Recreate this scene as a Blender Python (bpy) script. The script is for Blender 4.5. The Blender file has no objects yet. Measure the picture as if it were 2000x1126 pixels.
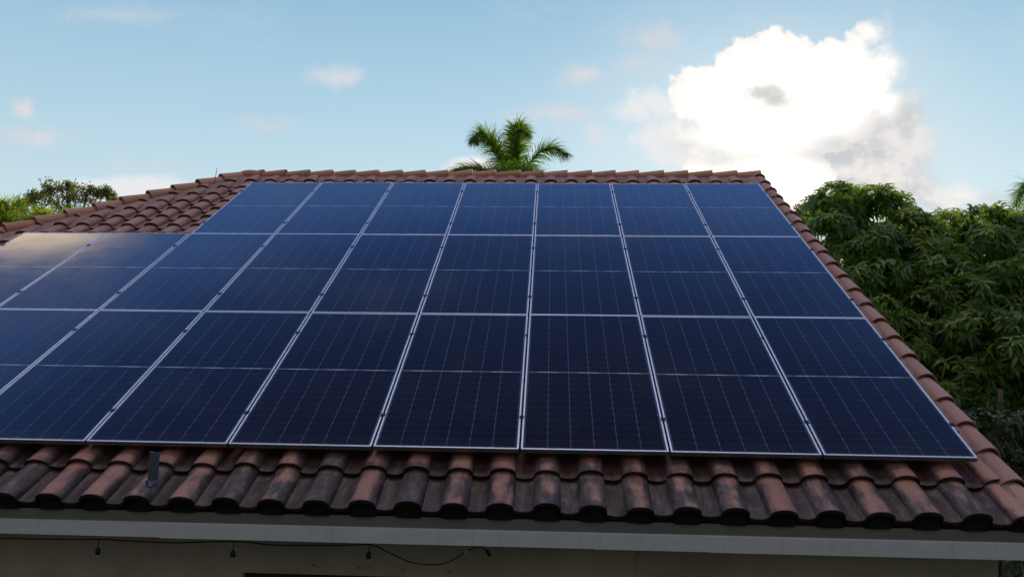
import bpy, bmesh, math, random
import numpy as np
from mathutils import Vector, Matrix, Euler
R = math.radians
rnd = random.Random(7)
sc = bpy.context.scene
col = sc.collection

# ------------------------------------------------------------------ camera
PITCH = R(24.0)
Z0 = 3.2                       # height of the lower right corner of the array
CAM = Vector((-2.9334, -5.5870, 4.3602))
RGT = Vector((0.998748, 0.049240, 0.008824))
DWN = Vector((0.009078, -0.004927, -0.999947))
FWD = Vector((-0.049194, 0.998775, -0.005368))
cd = bpy.data.cameras.new("camera")
cam = bpy.data.objects.new("camera", cd); col.objects.link(cam)
mw = Matrix((RGT, -DWN, -FWD)).transposed().to_4x4()
mw.translation = CAM
cam.matrix_world = mw
cd.sensor_width = 36.0; cd.lens = 27.94
cd.clip_start = 0.05; cd.clip_end = 5000
sc.camera = cam
F = 1552.1
def pdir(px, py):
    return RGT*((px-1000)/F) + DWN*((py-563)/F) + FWD
def at(px, py, Y):
    d = pdir(px, py); return CAM + d*((Y-CAM.y)/d.y)

# ------------------------------------------------------------------ light
SUN_EL, SUN_AZ = 13.0, 15.5     # azimuth measured from +Y toward +X
sl = bpy.data.lights.new("sun", 'SUN'); so = bpy.data.objects.new("sun", sl); col.objects.link(so)
sl.energy = 4.2; sl.angle = R(6); sl.color = (1.0, 0.86, 0.66)
sd = Vector((math.sin(R(SUN_AZ))*math.cos(R(SUN_EL)), math.cos(R(SUN_AZ))*math.cos(R(SUN_EL)), math.sin(R(SUN_EL))))
so.rotation_euler = (-sd).to_track_quat('-Z', 'Y').to_euler()
so.location = (8, 40, 20)
sc.view_settings.view_transform = 'Standard'; sc.view_settings.look = 'None'
sc.view_settings.exposure = 0.0; sc.view_settings.gamma = 1.0

# node helper -------------------------------------------------------
class NT:
    def __init__(s, tree): s.t = tree; s.n = tree.nodes; s.l = tree.links; s.n.clear()
    def new(s, typ, **kw):
        n = s.n.new(typ)
        for k, v in kw.items(): setattr(n, k, v)
        return n
    def put(s, sock, v):
        if hasattr(v, 'is_output') or isinstance(v, bpy.types.NodeSocket): s.l.new(v, sock)
        elif v is not None:
            try: sock.default_value = v
            except Exception: sock.default_value = (*v, 1.0)
    def m(s, op, a, b=None, c=None, clamp=False):
        n = s.n.new('ShaderNodeMath'); n.operation = op; n.use_clamp = clamp
        s.put(n.inputs[0], a)
        if b is not None: s.put(n.inputs[1], b)
        if c is not None: s.put(n.inputs[2], c)
        return n.outputs[0]
    def mix(s, f, a, b, mode='MIX'):
        n = s.n.new('ShaderNodeMix'); n.data_type = 'RGBA'; n.blend_type = mode
        s.put(n.inputs[0], f); s.put(n.inputs[6], a); s.put(n.inputs[7], b)
        return n.outputs[2]
    def sep(s, v):
        n = s.n.new('ShaderNodeSeparateXYZ'); s.l.new(v, n.inputs[0]); return n.outputs
    def comb(s, x=0.0, y=0.0, z=0.0):
        n = s.n.new('ShaderNodeCombineXYZ'); s.put(n.inputs[0], x); s.put(n.inputs[1], y); s.put(n.inputs[2], z); return n.outputs[0]
    def noise(s, vec, scale, detail=3.0, rough=0.5, out=0):
        n = s.n.new('ShaderNodeTexNoise'); s.put(n.inputs['Vector'], vec)
        n.inputs['Scale'].default_value = scale; n.inputs['Detail'].default_value = detail; n.inputs['Roughness'].default_value = rough
        return n.outputs[out]
    def ss(s, v, lo, hi, a=0.0, b=1.0):
        n = s.n.new('ShaderNodeMapRange'); n.interpolation_type = 'SMOOTHSTEP'
        s.put(n.inputs[0], v); s.put(n.inputs[1], lo); s.put(n.inputs[2], hi); s.put(n.inputs[3], a); s.put(n.inputs[4], b)
        return n.outputs[0]
    def lin(s, v, lo, hi, a=0.0, b=1.0):
        n = s.n.new('ShaderNodeMapRange'); s.put(n.inputs[0], v); s.put(n.inputs[1], lo); s.put(n.inputs[2], hi); s.put(n.inputs[3], a); s.put(n.inputs[4], b)
        return n.outputs[0]

# ------------------------------------------------------------------ sky
world = bpy.data.worlds.new("World"); sc.world = world; world.use_nodes = True
W_ = NT(world.node_tree)
sky = W_.new('ShaderNodeTexSky', sky_type='NISHITA', sun_disc=False)
sky.sun_elevation = R(SUN_EL); sky.sun_rotation = R(SUN_AZ)
sky.air_density = 1.0; sky.dust_density = 0.2; sky.ozone_density = 2.0; sky.altitude = 0
tc = W_.new('ShaderNodeTexCoord')
dx, dy, dz = W_.sep(tc.outputs['Generated'])
SKY_STR = 0.11
# direction -> tangent coordinates round +Y (real directions of the sky)
dyc = W_.m('MAXIMUM', dy, 0.02)
U = W_.m('DIVIDE', dx, dyc); V = W_.m('DIVIDE', dz, dyc)
front = W_.ss(dy, 0.03, 0.12)
def uv(px, py):
    d = pdir(px, py); return d.x/d.y, d.z/d.y
pos = W_.comb(U, V, 0.0)
nw = W_.noise(pos, 13.0, 7.0, 0.62, 0)
nfine = W_.noise(pos, 42.0, 6.0, 0.6, 0)
nsoft = W_.noise(pos, 5.0, 4.0, 0.55, 0)
def blobs(lst, base=None):
    cur = base
    for (px, py, rx, ry) in lst:
        u0, v0 = uv(px, py)
        a = W_.m('DIVIDE', W_.m('SUBTRACT', U, u0), rx/F)
        b = W_.m('DIVIDE', W_.m('SUBTRACT', V, v0), ry/F)
        r = W_.m('SQRT', W_.m('ADD', W_.m('MULTIPLY', a, a), W_.m('MULTIPLY', b, b)))
        # distance to the rim in 100 px units
        d = W_.m('MULTIPLY', W_.m('SUBTRACT', 1.0, r), min(rx, ry)/100.0)
        cur = d if cur is None else W_.m('SMOOTH_MAX', cur, d, 0.12)
    return cur
n1 = W_.m('MULTIPLY', W_.m('SUBTRACT', nw, 0.5), 1.25)
n2 = W_.m('MULTIPLY', W_.m('SUBTRACT', nfine, 0.5), 0.85)
nn = W_.m('ADD', n1, n2)
skycol = W_.mix(1.0, sky.outputs[0], (1.0, 1.0, 1.0, 1), 'MULTIPLY')
# gradient correction of the air colour by elevation
el = W_.m('DIVIDE', dz, W_.m('SQRT', W_.m('ADD', W_.m('MULTIPLY', dx, dx), W_.m('MULTIPLY', dy, dy))))
BG = dict(sky=skycol, el=el)
def layer(under, lst, rgb, amp=1.0, lo=-0.05, hi=0.12, op=1.0, noise=None):
    f = W_.m('ADD', blobs(lst), W_.m('MULTIPLY', nn if noise is None else noise, amp))
    a = W_.m('MULTIPLY', W_.m('MULTIPLY', W_.ss(f, lo, hi), op), front)
    return W_.mix(a, under, rgb), a
SKYHOOK = None
K = 1.0/SKY_STR
def C(r, g, b): return (r*K, g*K, b*K, 1)
# clear air: measured horizon to zenith colours blended with the physical sky
ramp = W_.new('ShaderNodeValToRGB')
e = ramp.color_ramp.elements
e[0].position = 0.0; e[0].color = (0.66, 0.82, 0.90, 1)
e[1].position = 1.0; e[1].color = (0.20, 0.24, 0.34, 1)
for p, c in ((0.07, (0.61, 0.79, 0.89)), (0.14, (0.47, 0.70, 0.84)), (0.22, (0.33, 0.57, 0.76)), (0.36, (0.20, 0.47, 1.02)), (0.45, (0.17, 0.42, 1.15)), (0.50, (0.075, 0.21, 0.66)), (0.56, (0.065, 0.12, 0.34)), (0.67, (0.045, 0.055, 0.13))):
    x = e.new(p); x.color = (*c, 1)
W_.put(ramp.inputs[0], W_.m('DIVIDE', W_.m('ARCTANGENT', el), math.pi/2))
air = W_.mix(1.0, ramp.outputs[0], (K*0.95, K*0.95, K*0.95, 1), 'MULTIPLY')
# away from the sun the air is darker
behind = W_.ss(dy, 0.10, -0.45)
low_ = W_.ss(dz, 0.50, 0.05)
midb = W_.mix(W_.ss(dz, 0.45, 0.85), (0.13*K, 0.13*K, 0.15*K, 1), (0.42*K, 0.40*K, 0.42*K, 1))
backc = W_.mix(low_, midb, (0.080*K, 0.084*K, 0.098*K, 1))
cur = W_.mix(0.85, skycol, air)
cur = W_.mix(behind, cur, backc)
up_ = W_.m('ADD', W_.m('MULTIPLY', dy, 0.174), W_.m('MULTIPLY', dz, 0.985))
cur = W_.mix(W_.ss(up_, 0.966, 0.992), cur, (5.2*K, 4.7*K, 4.6*K, 1))  # added bright patch overhead, out of view, lighting the roof from above
thin = W_.noise(W_.comb(W_.m('MULTIPLY', U, 1.2), W_.m('MULTIPLY', V, 3.0), 3.0), 3.2, 6.0, 0.6, 0)
cur = W_.mix(W_.m('MULTIPLY', W_.ss(thin, 0.5, 0.85), W_.m('MULTIPLY', front, 0.30)), cur, C(0.72, 0.78, 0.80))
# glow round the hidden sun
cur, _ = layer(cur, [(1500, 260, 520, 330)], C(0.80, 0.88, 0.90), 0.2, -0.2, 3.4, 0.55)
greyc = W_.mix(W_.ss(W_.m('ADD', nw, W_.m('MULTIPLY', nfine, 0.4)), 0.60, 0.82), C(0.60, 0.61, 0.63), C(0.84, 0.81, 0.80))
# thin wisps
wis = [(1140, 150, 42, 22), (1285, 72, 44, 22), (1240, 125, 40, 14), (1078, 223, 58, 14), (50, 215, 22, 20), (42, 262, 62, 14), (520, 245, 40, 12), (230, 30, 40, 10), (290, 320, 40, 8)]
cur, _ = layer(cur, wis, C(0.70, 0.68, 0.72), 0.50, -0.18, 0.26, 0.66)
cur, _ = layer(cur, [(662, 150, 50, 22), (1162, 262, 28, 22), (1140, 148, 30, 14), (1080, 222, 36, 10), (50, 214, 18, 16), (80, 270, 20, 12)], C(0.80, 0.76, 0.77), 0.42, -0.12, 0.24, 0.66)
cur, _ = layer(cur, [(245, 368, 120, 22), (300, 360, 50, 16), (170, 368, 60, 14)], C(0.85, 0.84, 0.86), 0.22, -0.10, 0.12, 0.85)
cur, _ = layer(cur, [(925, 328, 50, 20)], C(0.98, 0.95, 0.93), 0.2, -0.08, 0.1, 1.0)
# main cloud: soft grey body on the right and below, blown white body in front
cur, _ = layer(cur, [(1250, 216, 50, 22), (1330, 270, 80, 52), (1300, 205, 60, 24), (1340, 300, 60, 36), (1390, 310, 70, 40)], C(0.90, 0.87, 0.87), 0.80, -0.14, 0.26, 0.80)
grey = [(1700, 300, 120, 80), (1745, 240, 62, 60), (1640, 290, 120, 50), (1735, 370, 100, 60), (1660, 380, 160, 60), (1830, 392, 90, 22), (1925, 388, 66, 16), (1760, 215, 40, 36)]
cur, _ = layer(cur, grey, greyc, 0.75, -0.22, 0.30, 0.92)
cur, _ = layer(cur, [(1878, 382, 56, 22), (1860, 376, 34, 16), (1690, 345, 50, 14), (1650, 330, 40, 16)], C(1.0, 0.94, 0.90), 0.35, -0.1, 0.25, 0.85)
white = [(1540, 200, 205, 118), (1420, 190, 105, 82), (1362, 165, 58, 50), (1450, 125, 72, 50), (1510, 112, 60, 50), (1556, 108, 46, 40), (1640, 132, 78, 56), (1690, 155, 66, 66),
         (1700, 66, 30, 26), (1676, 84, 28, 24), (1719, 56, 14, 17), (1722, 140, 46, 52), (1735, 205, 44, 40), (1630, 220, 80, 50), (1440, 268, 130, 46), (1545, 260, 90, 60),
         (1440, 352, 120, 46), (1500, 375, 110, 80), (1560, 350, 74, 66), (1400, 400, 170, 40)]
fw = W_.m('ADD', blobs(white), W_.m('MULTIPLY', nn, 0.62))
aw = W_.m('MULTIPLY', W_.ss(fw, W_.lin(U, uv(1640, 0)[0], uv(1760, 0)[0], -0.03, -0.18), W_.lin(U, uv(1640, 0)[0], uv(1760, 0)[0], 0.07, 0.30)), front)
wcol = W_.mix(W_.ss(fw, -0.05, 0.5), C(0.92, 0.90, 0.87), C(1.4, 1.33, 1.25))
wcol = W_.mix(W_.m('MULTIPLY', W_.ss(nw, 0.42, 0.60), W_.ss(U, uv(1640, 0)[0], uv(1760, 0)[0])), wcol, C(0.70, 0.69, 0.69))
cur = W_.mix(aw, cur, wcol)
# shaded patches in front of the white body
cur, _ = layer(cur, [(1482, 184, 40, 20), (1518, 196, 38, 20)], C(0.50, 0.50, 0.50), 0.34, -0.10, 0.20, 0.80)
cur, _ = layer(cur, [(1640, 280, 120, 44), (1600, 300, 80, 36), (1720, 280, 90, 60), (1690, 312, 80, 40), (1400, 296, 90, 20), (1340, 285, 60, 24)], greyc, 0.60, -0.08, 0.50, 0.85)
cur, _ = layer(cur, [(1740, 355, 80, 40), (1775, 300, 50, 60), (1765, 220, 34, 50)], greyc, 0.60, -0.08, 0.45, 0.7)
cur, _ = layer(cur, [(1700, 338, 50, 10), (1655, 330, 40, 10), (1725, 352, 40, 8)], C(0.95, 0.90, 0.86), 0.45, -0.10, 0.20, 0.6)
# warm evening cloud high to the left (seen only as a reflection in the array)
def hi_blob(under, u0, v0, ru, rv, rgb, op):
    a = W_.m('DIVIDE', W_.m('SUBTRACT', U, u0), ru); b = W_.m('DIVIDE', W_.m('SUBTRACT', V, v0), rv)
    r = W_.m('SQRT', W_.m('ADD', W_.m('MULTIPLY', a, a), W_.m('MULTIPLY', b, b)))
    f = W_.m('ADD', W_.m('SUBTRACT', 1.0, r), W_.m('MULTIPLY', W_.m('SUBTRACT', nsoft, 0.5), 0.5))
    return W_.mix(W_.m('MULTIPLY', W_.m('MULTIPLY', W_.ss(f, 0.0, 0.35), op), front), under, rgb)
cur = hi_blob(cur, -1.15, 1.12, 0.40, 0.15, C(0.40, 0.40, 0.72), 0.18)
cur = hi_blob(cur, -1.17, 0.93, 0.50, 0.135, C(3.7, 2.9, 2.05), 1.0)
bg = W_.new('ShaderNodeBackground'); W_.put(bg.inputs[0], cur); bg.inputs[1].default_value = SKY_STR
wo = W_.new('ShaderNodeOutputWorld'); W_.l.new(bg.outputs[0], wo.inputs[0])

# ------------------------------------------------------------------ helpers
def tag(o, label=None, cat=None, group=None, kind=None):
    if label: o['label'] = label
    if cat: o['category'] = cat
    if group: o['group'] = group
    if kind: o['kind'] = kind
    return o
def empty(name, M=None):
    o = bpy.data.objects.new(name, None); o.empty_display_size = 0.2; col.objects.link(o)
    if M is not None: o.matrix_world = M
    return o
def link(name, me, mat, parent=None):
    if mat is not None and not me.materials: me.materials.append(mat)
    o = bpy.data.objects.new(name, me); col.objects.link(o)
    if parent is not None: o.parent = parent
    return o
def mesh(name, verts, faces, smooth=False):
    me = bpy.data.meshes.new(name); me.from_pydata([tuple(v) for v in verts], [], faces); me.update()
    if smooth: me.polygons.foreach_set('use_smooth', [True]*len(me.polygons))
    return me
class MB:
    def __init__(s): s.v = []; s.f = []
    def add(s, vs, fs):
        o = len(s.v); s.v += [Vector(v) for v in vs]; s.f += [tuple(i+o for i in f) for f in fs]
    def box(s, x0, x1, y0, y1, z0, z1, M=None):
        vs = [Vector(p) for p in ((x0,y0,z0),(x1,y0,z0),(x1,y1,z0),(x0,y1,z0),(x0,y0,z1),(x1,y0,z1),(x1,y1,z1),(x0,y1,z1))]
        if M is not None: vs = [M @ v for v in vs]
        s.add(vs, [(0,3,2,1),(4,5,6,7),(0,1,5,4),(1,2,6,5),(2,3,7,6),(3,0,4,7)])
    def tube(s, pts, rad, n=8, cap=True):
        pts = [Vector(p) for p in pts]; rings = []
        up = Vector((0.13, 0.21, 0.97))
        for i, p in enumerate(pts):
            t = (pts[min(i+1, len(pts)-1)] - pts[max(i-1, 0)]).normalized()
            a = t.cross(up)
            if a.length < 1e-3: a = t.cross(Vector((1, 0, 0)))
            a.normalize(); b = t.cross(a)
            r = rad[i] if isinstance(rad, (list, tuple)) else rad
            rings.append([p + (a*math.cos(2*math.pi*k/n) + b*math.sin(2*math.pi*k/n))*r for k in range(n)])
        vs = [v for rg in rings for v in rg]; fs = []
        for i in range(len(pts)-1):
            for k in range(n):
                fs.append((i*n+k, i*n+(k+1)%n, (i+1)*n+(k+1)%n, (i+1)*n+k))
        if cap: fs.append(tuple(range(n-1, -1, -1))); fs.append(tuple((len(pts)-1)*n+k for k in range(n)))
        s.add(vs, fs)
    def build(s, name, mat, parent=None, smooth=False, bevel=0):
        o = link(name, mesh(name, s.v, s.f, smooth), mat, parent)
        if bevel:
            b = o.modifiers.new('bevel', 'BEVEL'); b.width = bevel; b.segments = 2; b.limit_method = 'ANGLE'
        return o
def mat_new(name):
    m = bpy.data.materials.new(name); m.use_nodes = True
    t = NT(m.node_tree); out = t.new('ShaderNodeOutputMaterial')
    p = t.new('ShaderNodeBsdfPrincipled'); t.l.new(p.outputs[0], out.inputs[0])
    return m, t, p
def bump(t, p, h, strength=0.3, dist=0.01):
    b = t.new('ShaderNodeBump'); b.inputs['Strength'].default_value = strength; b.inputs['Distance'].default_value = dist
    t.put(b.inputs['Height'], h); t.l.new(b.outputs[0], p.inputs['Normal'])
def simple(name, rgb, rough=0.6, var=0.15, scale=20, metallic=0.0, bmp=0.15, spec=0.4):
    m, t, p = mat_new(name)
    co = t.new('ShaderNodeTexCoord').outputs['Object']
    n = t.noise(co, scale, 5, 0.6)
    c = t.mix(n, tuple(x*(1-var) for x in rgb)+(1,), tuple(min(1, x*(1+var)) for x in rgb)+(1,))
    t.put(p.inputs['Base Color'], c); p.inputs['Roughness'].default_value = rough; p.inputs['Metallic'].default_value = metallic
    p.inputs['Specular IOR Level'].default_value = spec
    if bmp: bump(t, p, t.noise(co, scale*6, 4, 0.6), bmp, 0.004)
    return m

# ------------------------------------------------------------------ materials
def tile_material(name, stain=True, rgbA=(0.35, 0.150, 0.105), rgbB=(0.48, 0.245, 0.180)):
    m, t, p = mat_new(name)
    co = t.new('ShaderNodeTexCoord').outputs['Object']
    at_ = t.new('ShaderNodeAttribute', attribute_name='tile')
    r, g, b = t.sep(at_.outputs['Vector'])           # r random per tile, g pan(1)/barrel(0), b lip(1)..head(0)
    x, y, z = t.sep(co)
    base = t.mix(r, rgbA+(1,), rgbB+(1,))
    n = t.noise(co, 6.0, 6, 0.65)
    base = t.mix(t.m('MULTIPLY', t.ss(n, 0.45, 0.72), 0.5), base, (0.42, 0.27, 0.22, 1))
    n2 = t.noise(co, 55.0, 4, 0.7)
    base = t.mix(t.m('MULTIPLY', t.ss(n2, 0.4, 0.8), 0.35), base, (0.13, 0.07, 0.055, 1))
    if stain:
        # black algae washed down the slope, heaviest on the two lowest courses
        sv = t.comb(t.m('MULTIPLY', x, 16.0), t.m('MULTIPLY', y, 3.0), t.m('MULTIPLY', r, 9.0))
        st = t.noise(sv, 1.0, 7, 0.68)
        st2 = t.noise(co, 4.5, 5, 0.6)
        low = t.ss(y, 0.55, -0.25)
        f = t.m('ADD', t.m('MULTIPLY', st, 0.50), t.m('MULTIPLY', st2, 0.80))
        f = t.m('ADD', f, t.m('MULTIPLY', g, 0.36))
        f = t.m('ADD', f, t.m('MULTIPLY', t.m('SUBTRACT', r, 0.5), 0.26))
        f = t.m('ADD', f, t.m('SUBTRACT', t.m('MULTIPLY', low, 0.22), 0.11))
        right = t.ss(x, -0.35, 0.05)
        f = t.m('SUBTRACT', f, t.m('MULTIPLY', right, 0.22))
        k = t.m('MULTIPLY', t.ss(f, 0.66, 0.90), t.lin(low, 0.0, 1.0, 0.35, 0.93))
        base = t.mix(k, base, t.mix(t.ss(st, 0.30, 0.60), (0.10, 0.080, 0.078, 1), (0.009, 0.008, 0.009, 1)))
        # grey lichen veil
        f3 = t.ss(t.noise(co, 9.0, 6, 0.7), 0.5, 0.75)
        base = t.mix(t.m('MULTIPLY', t.m('MULTIPLY', f3, low), 0.40), base, (0.30, 0.24, 0.25, 1))
        sp = t.ss(t.noise(co, 34.0, 3, 0.7), 0.66, 0.72)
        base = t.mix(t.m('MULTIPLY', t.m('MULTIPLY', sp, low), 0.45), base, (0.42, 0.39, 0.37, 1))
        # shade of the down-facing lips painted dark, over some staining
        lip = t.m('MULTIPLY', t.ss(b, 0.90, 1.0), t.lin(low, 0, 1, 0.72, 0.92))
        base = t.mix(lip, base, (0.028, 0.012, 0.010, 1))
    t.put(p.inputs['Base Color'], base); p.inputs['Roughness'].default_value = 0.62
    p.inputs['Specular IOR Level'].default_value = 0.45
    bump(t, p, t.m('ADD', t.noise(co, 160.0, 3, 0.7), t.m('MULTIPLY', n, 1.5)), 0.35, 0.004)
    return m
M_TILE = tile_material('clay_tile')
M_CAP = tile_material('ridge_clay', False, (0.46, 0.20, 0.105), (0.55, 0.27, 0.165))
def mortar_material():
    m, t, p = mat_new('mortar')
    co = t.new('ShaderNodeTexCoord').outputs['Object']
    n = t.noise(co, 7, 7, 0.7); n2 = t.noise(co, 40, 5, 0.7)
    c = t.mix(t.ss(n, 0.3, 0.7), (0.27, 0.165, 0.16, 1), (0.42, 0.27, 0.235, 1))
    c = t.mix(t.m('MULTIPLY', t.ss(n2, 0.5, 0.75), 0.55), c, (0.075, 0.055, 0.055, 1))
    t.put(p.inputs['Base Color'], c); p.inputs['Roughness'].default_value = 0.9
    bump(t, p, n2, 0.6, 0.012); return m
M_MORTAR = mortar_material()
def frame_material():
    m, t, p = mat_new('anodised_aluminium')
    co = t.new('ShaderNodeTexCoord').outputs['Object']
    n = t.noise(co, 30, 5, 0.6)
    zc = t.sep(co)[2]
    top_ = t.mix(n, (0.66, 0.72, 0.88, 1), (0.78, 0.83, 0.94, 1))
    t.put(p.inputs['Base Color'], t.mix(t.m('LESS_THAN', zc, -0.0035), top_, t.mix(n, (0.11, 0.105, 0.10, 1), (0.20, 0.19, 0.18, 1))))  # sides below the top edge coloured darker, painting in their shade
    p.inputs['Metallic'].default_value = 0.30; p.inputs['Roughness'].default_value = 0.38
    return m
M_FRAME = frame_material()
PW, PH = 1.035, 2.142; GAPW = 1.05; PITV = 2.1473
FR = 0.013
def glass_material():
    m, t, p = mat_new('solar_cells')
    co = t.new('ShaderNodeTexCoord').outputs['Object']
    x, y, z = t.sep(co)
    x0, x1 = FR+0.010, PW-FR-0.010; y0, y1 = FR+0.012, PH-FR-0.012
    cw = (x1-x0)/6.0; mid = PH/2; gm = 0.010
    hh = (mid-gm/2-y0)/12.0
    inside = t.m('MULTIPLY', t.m('MULTIPLY', t.m('GREATER_THAN', x, x0), t.m('LESS_THAN', x, x1)), t.m('MULTIPLY', t.m('GREATER_THAN', y, y0), t.m('LESS_THAN', y, y1)))
    ym = t.m('SUBTRACT', t.m('ABSOLUTE', t.m('SUBTRACT', y, mid)), gm/2)     # distance from the middle strip
    midg = t.m('LESS_THAN', ym, 0.0)
    u = t.m('DIVIDE', t.m('SUBTRACT', x, x0), cw); v = t.m('DIVIDE', ym, hh)
    fu = t.m('ABSOLUTE', t.m('SUBTRACT', t.m('FRACT', u), 0.5)); fv = t.m('ABSOLUTE', t.m('SUBTRACT', t.m('FRACT', v), 0.5))
    du = t.m('MULTIPLY', t.m('SUBTRACT', 0.5, fu), cw); dv = t.m('MULTIPLY', t.m('SUBTRACT', 0.5, fv), hh)  # metres to cell border
    gu = t.m('LESS_THAN', du, 0.0014); gv = t.m('LESS_THAN', dv, 0.0010)
    star = t.m('LESS_THAN', t.m('ADD', du, dv), 0.0075)
    # fine busbars along the length (9 a cell) and fingers
    bb = t.m('ABSOLUTE', t.m('SUBTRACT', t.m('FRACT', t.m('MULTIPLY', u, 9.0)), 0.5))
    bus = t.m('LESS_THAN', bb, 0.045)
    cidx = t.comb(t.m('FLOOR', u), t.m('FLOOR', v), t.m('GREATER_THAN', y, mid))
    wn = t.new('ShaderNodeTexWhiteNoise', noise_dimensions='3D'); t.l.new(cidx, wn.inputs['Vector'])
    oi = t.new('ShaderNodeObjectInfo')
    cell = t.mix(wn.outputs['Value'], (0.0050, 0.0065, 0.020, 1), (0.0085, 0.0075, 0.018, 1))
    cell = t.mix(t.m('MULTIPLY', oi.outputs['Random'], 0.35), cell, (0.003, 0.008, 0.027, 1))
    c = t.mix(t.m('MULTIPLY', bus, 0.45), cell, (0.05, 0.065, 0.13, 1))
    c = t.mix(t.m('MULTIPLY', gv, 0.42), c, (0.10, 0.13, 0.24, 1))
    c = t.mix(t.m('MULTIPLY', gu, 0.75), c, (0.14, 0.22, 0.42, 1))
    c = t.mix(t.m('MULTIPLY', star, 0.38), c, (0.22, 0.27, 0.42, 1))
    dash = t.ss(t.m('FRACT', t.m('ADD', t.m('MULTIPLY', u, 0.5), 0.25)), 0.45, 0.55)
    c = t.mix(midg, c, t.mix(dash, (0.22, 0.28, 0.36, 1), (0.52, 0.56, 0.62, 1)))
    edge = (0.035, 0.07, 0.14, 1)
    c = t.mix(inside, edge, c)
    dust = t.noise(co, 3.0, 6, 0.65)
    fine = t.noise(co, 120.0, 3, 0.7)
    c = t.mix(t.m('MULTIPLY', t.m('ADD', t.m('MULTIPLY', t.m('ADD', t.ss(dust, 0.50, 0.8), t.m('MULTIPLY', t.ss(y, 0.16, 0.0), 0.9)), 0.022), t.m('MULTIPLY', t.ss(fine, 0.68, 0.72), 0.05)), 1.0), c, (0.35, 0.33, 0.36, 1))
    t.put(p.inputs['Base Color'], c)
    t.put(p.inputs['Roughness'], t.lin(dust, 0.3, 0.7, 0.07, 0.11))
    p.inputs['IOR'].default_value = 1.42; p.inputs['Specular IOR Level'].default_value = 0.5
    tw = t.noise(co, 1.3, 2, 0.4)
    bump(t, p, tw, 0.07, 0.02)
    return m
M_GLASS = glass_material()
M_CLAMP = simple('dark_clamp', (0.025, 0.026, 0.03), 0.5, 0.2, 40, 0.4, 0.05)
M_RAIL = simple('rail_metal', (0.32, 0.32, 0.33), 0.45, 0.1, 20, 0.8, 0.05)
M_BRACKET = simple('galvanised_bracket', (0.13, 0.14, 0.19), 0.5, 0.4, 18, 0.5, 0.2)
M_STUCCO = simple('stucco', (0.24, 0.205, 0.165), 0.95, 0.10, 3, 0, 0.0)
def stucco():
    m, t, p = mat_new('stucco_wall')
    co = t.new('ShaderNodeTexCoord').outputs['Object']
    n = t.noise(co, 1.3, 6, 0.6); n2 = t.noise(co, 70, 5, 0.7); n3 = t.noise(co, 9, 4, 0.6)
    c = t.mix(t.ss(n, 0.35, 0.65), (0.43, 0.35, 0.265, 1), (0.56, 0.465, 0.365, 1))
    c = t.mix(t.m('MULTIPLY', t.ss(n3, 0.55, 0.75), 0.25), c, (0.28, 0.23, 0.18, 1))
    t.put(p.inputs['Base Color'], c); p.inputs['Roughness'].default_value = 0.95
    bump(t, p, n2, 0.8, 0.012); return m
M_WALL = stucco()
def fascia_mat():
    m, t, p = mat_new('painted_fascia')
    co = t.new('ShaderNodeTexCoord').outputs['Object']
    x, y, z = t.sep(co)
    n = t.noise(t.comb(t.m('MULTIPLY', x, 1.5), y, t.m('MULTIPLY', z, 6.0)), 2.2, 6, 0.65)
    dirt = t.noise(t.comb(t.m('MULTIPLY', x, 9.0), y, z), 2.0, 5, 0.7)
    c = t.mix(t.ss(n, 0.3, 0.7), (0.72, 0.76, 0.79, 1), (0.82, 0.84, 0.85, 1))
    c = t.mix(t.m('MULTIPLY', t.ss(dirt, 0.52, 0.8), 0.22), c, (0.30, 0.29, 0.27, 1))
    t.put(p.inputs['Base Color'], c); p.inputs['Roughness'].default_value = 0.55
    bump(t, p, t.noise(co, 90, 3, 0.6), 0.12, 0.003); return m
M_FASCIA = fascia_mat()
M_DRIP = simple('drip_board', (0.22, 0.225, 0.19), 0.7, 0.22, 5, 0, 0.15)
M_BLACK = simple('black_rubber', (0.012, 0.012, 0.013), 0.5, 0.2, 30, 0, 0.0)
M_WHITE = simple('white_plastic', (0.6, 0.6, 0.58), 0.5, 0.05, 30, 0, 0.0)
M_FELT = simple('dark_underlay', (0.010, 0.008, 0.008), 0.95, 0.2, 6, 0, 0.0)
M_WOODD = simple('dark_window_frame', (0.05, 0.033, 0.025), 0.6, 0.2, 6, 0, 0.1)

# ------------------------------------------------------------------ setting: ground
def lawn_mat():
    m, t, p = mat_new('lawn')
    co = t.new('ShaderNodeTexCoord').outputs['Object']
    n = t.noise(co, 0.35, 6, 0.6); n2 = t.noise(co, 25, 5, 0.75)
    c = t.mix(t.ss(n, 0.3, 0.7), (0.035, 0.060, 0.016, 1), (0.065, 0.085, 0.025, 1))
    c = t.mix(t.m('MULTIPLY', n2, 0.4), c, (0.06, 0.07, 0.03, 1)); t.put(p.inputs['Base Color'], c); p.inputs['Roughness'].default_value = 0.95
    bump(t, p, n2, 0.8, 0.05); return m
g = MB(); g.add([(-1500,-1500,0),(1500,-1500,0),(1500,1500,0),(-1500,1500,0)], [(0,1,2,3)])
tag(g.build('ground', lawn_mat()), kind='structure')

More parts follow.
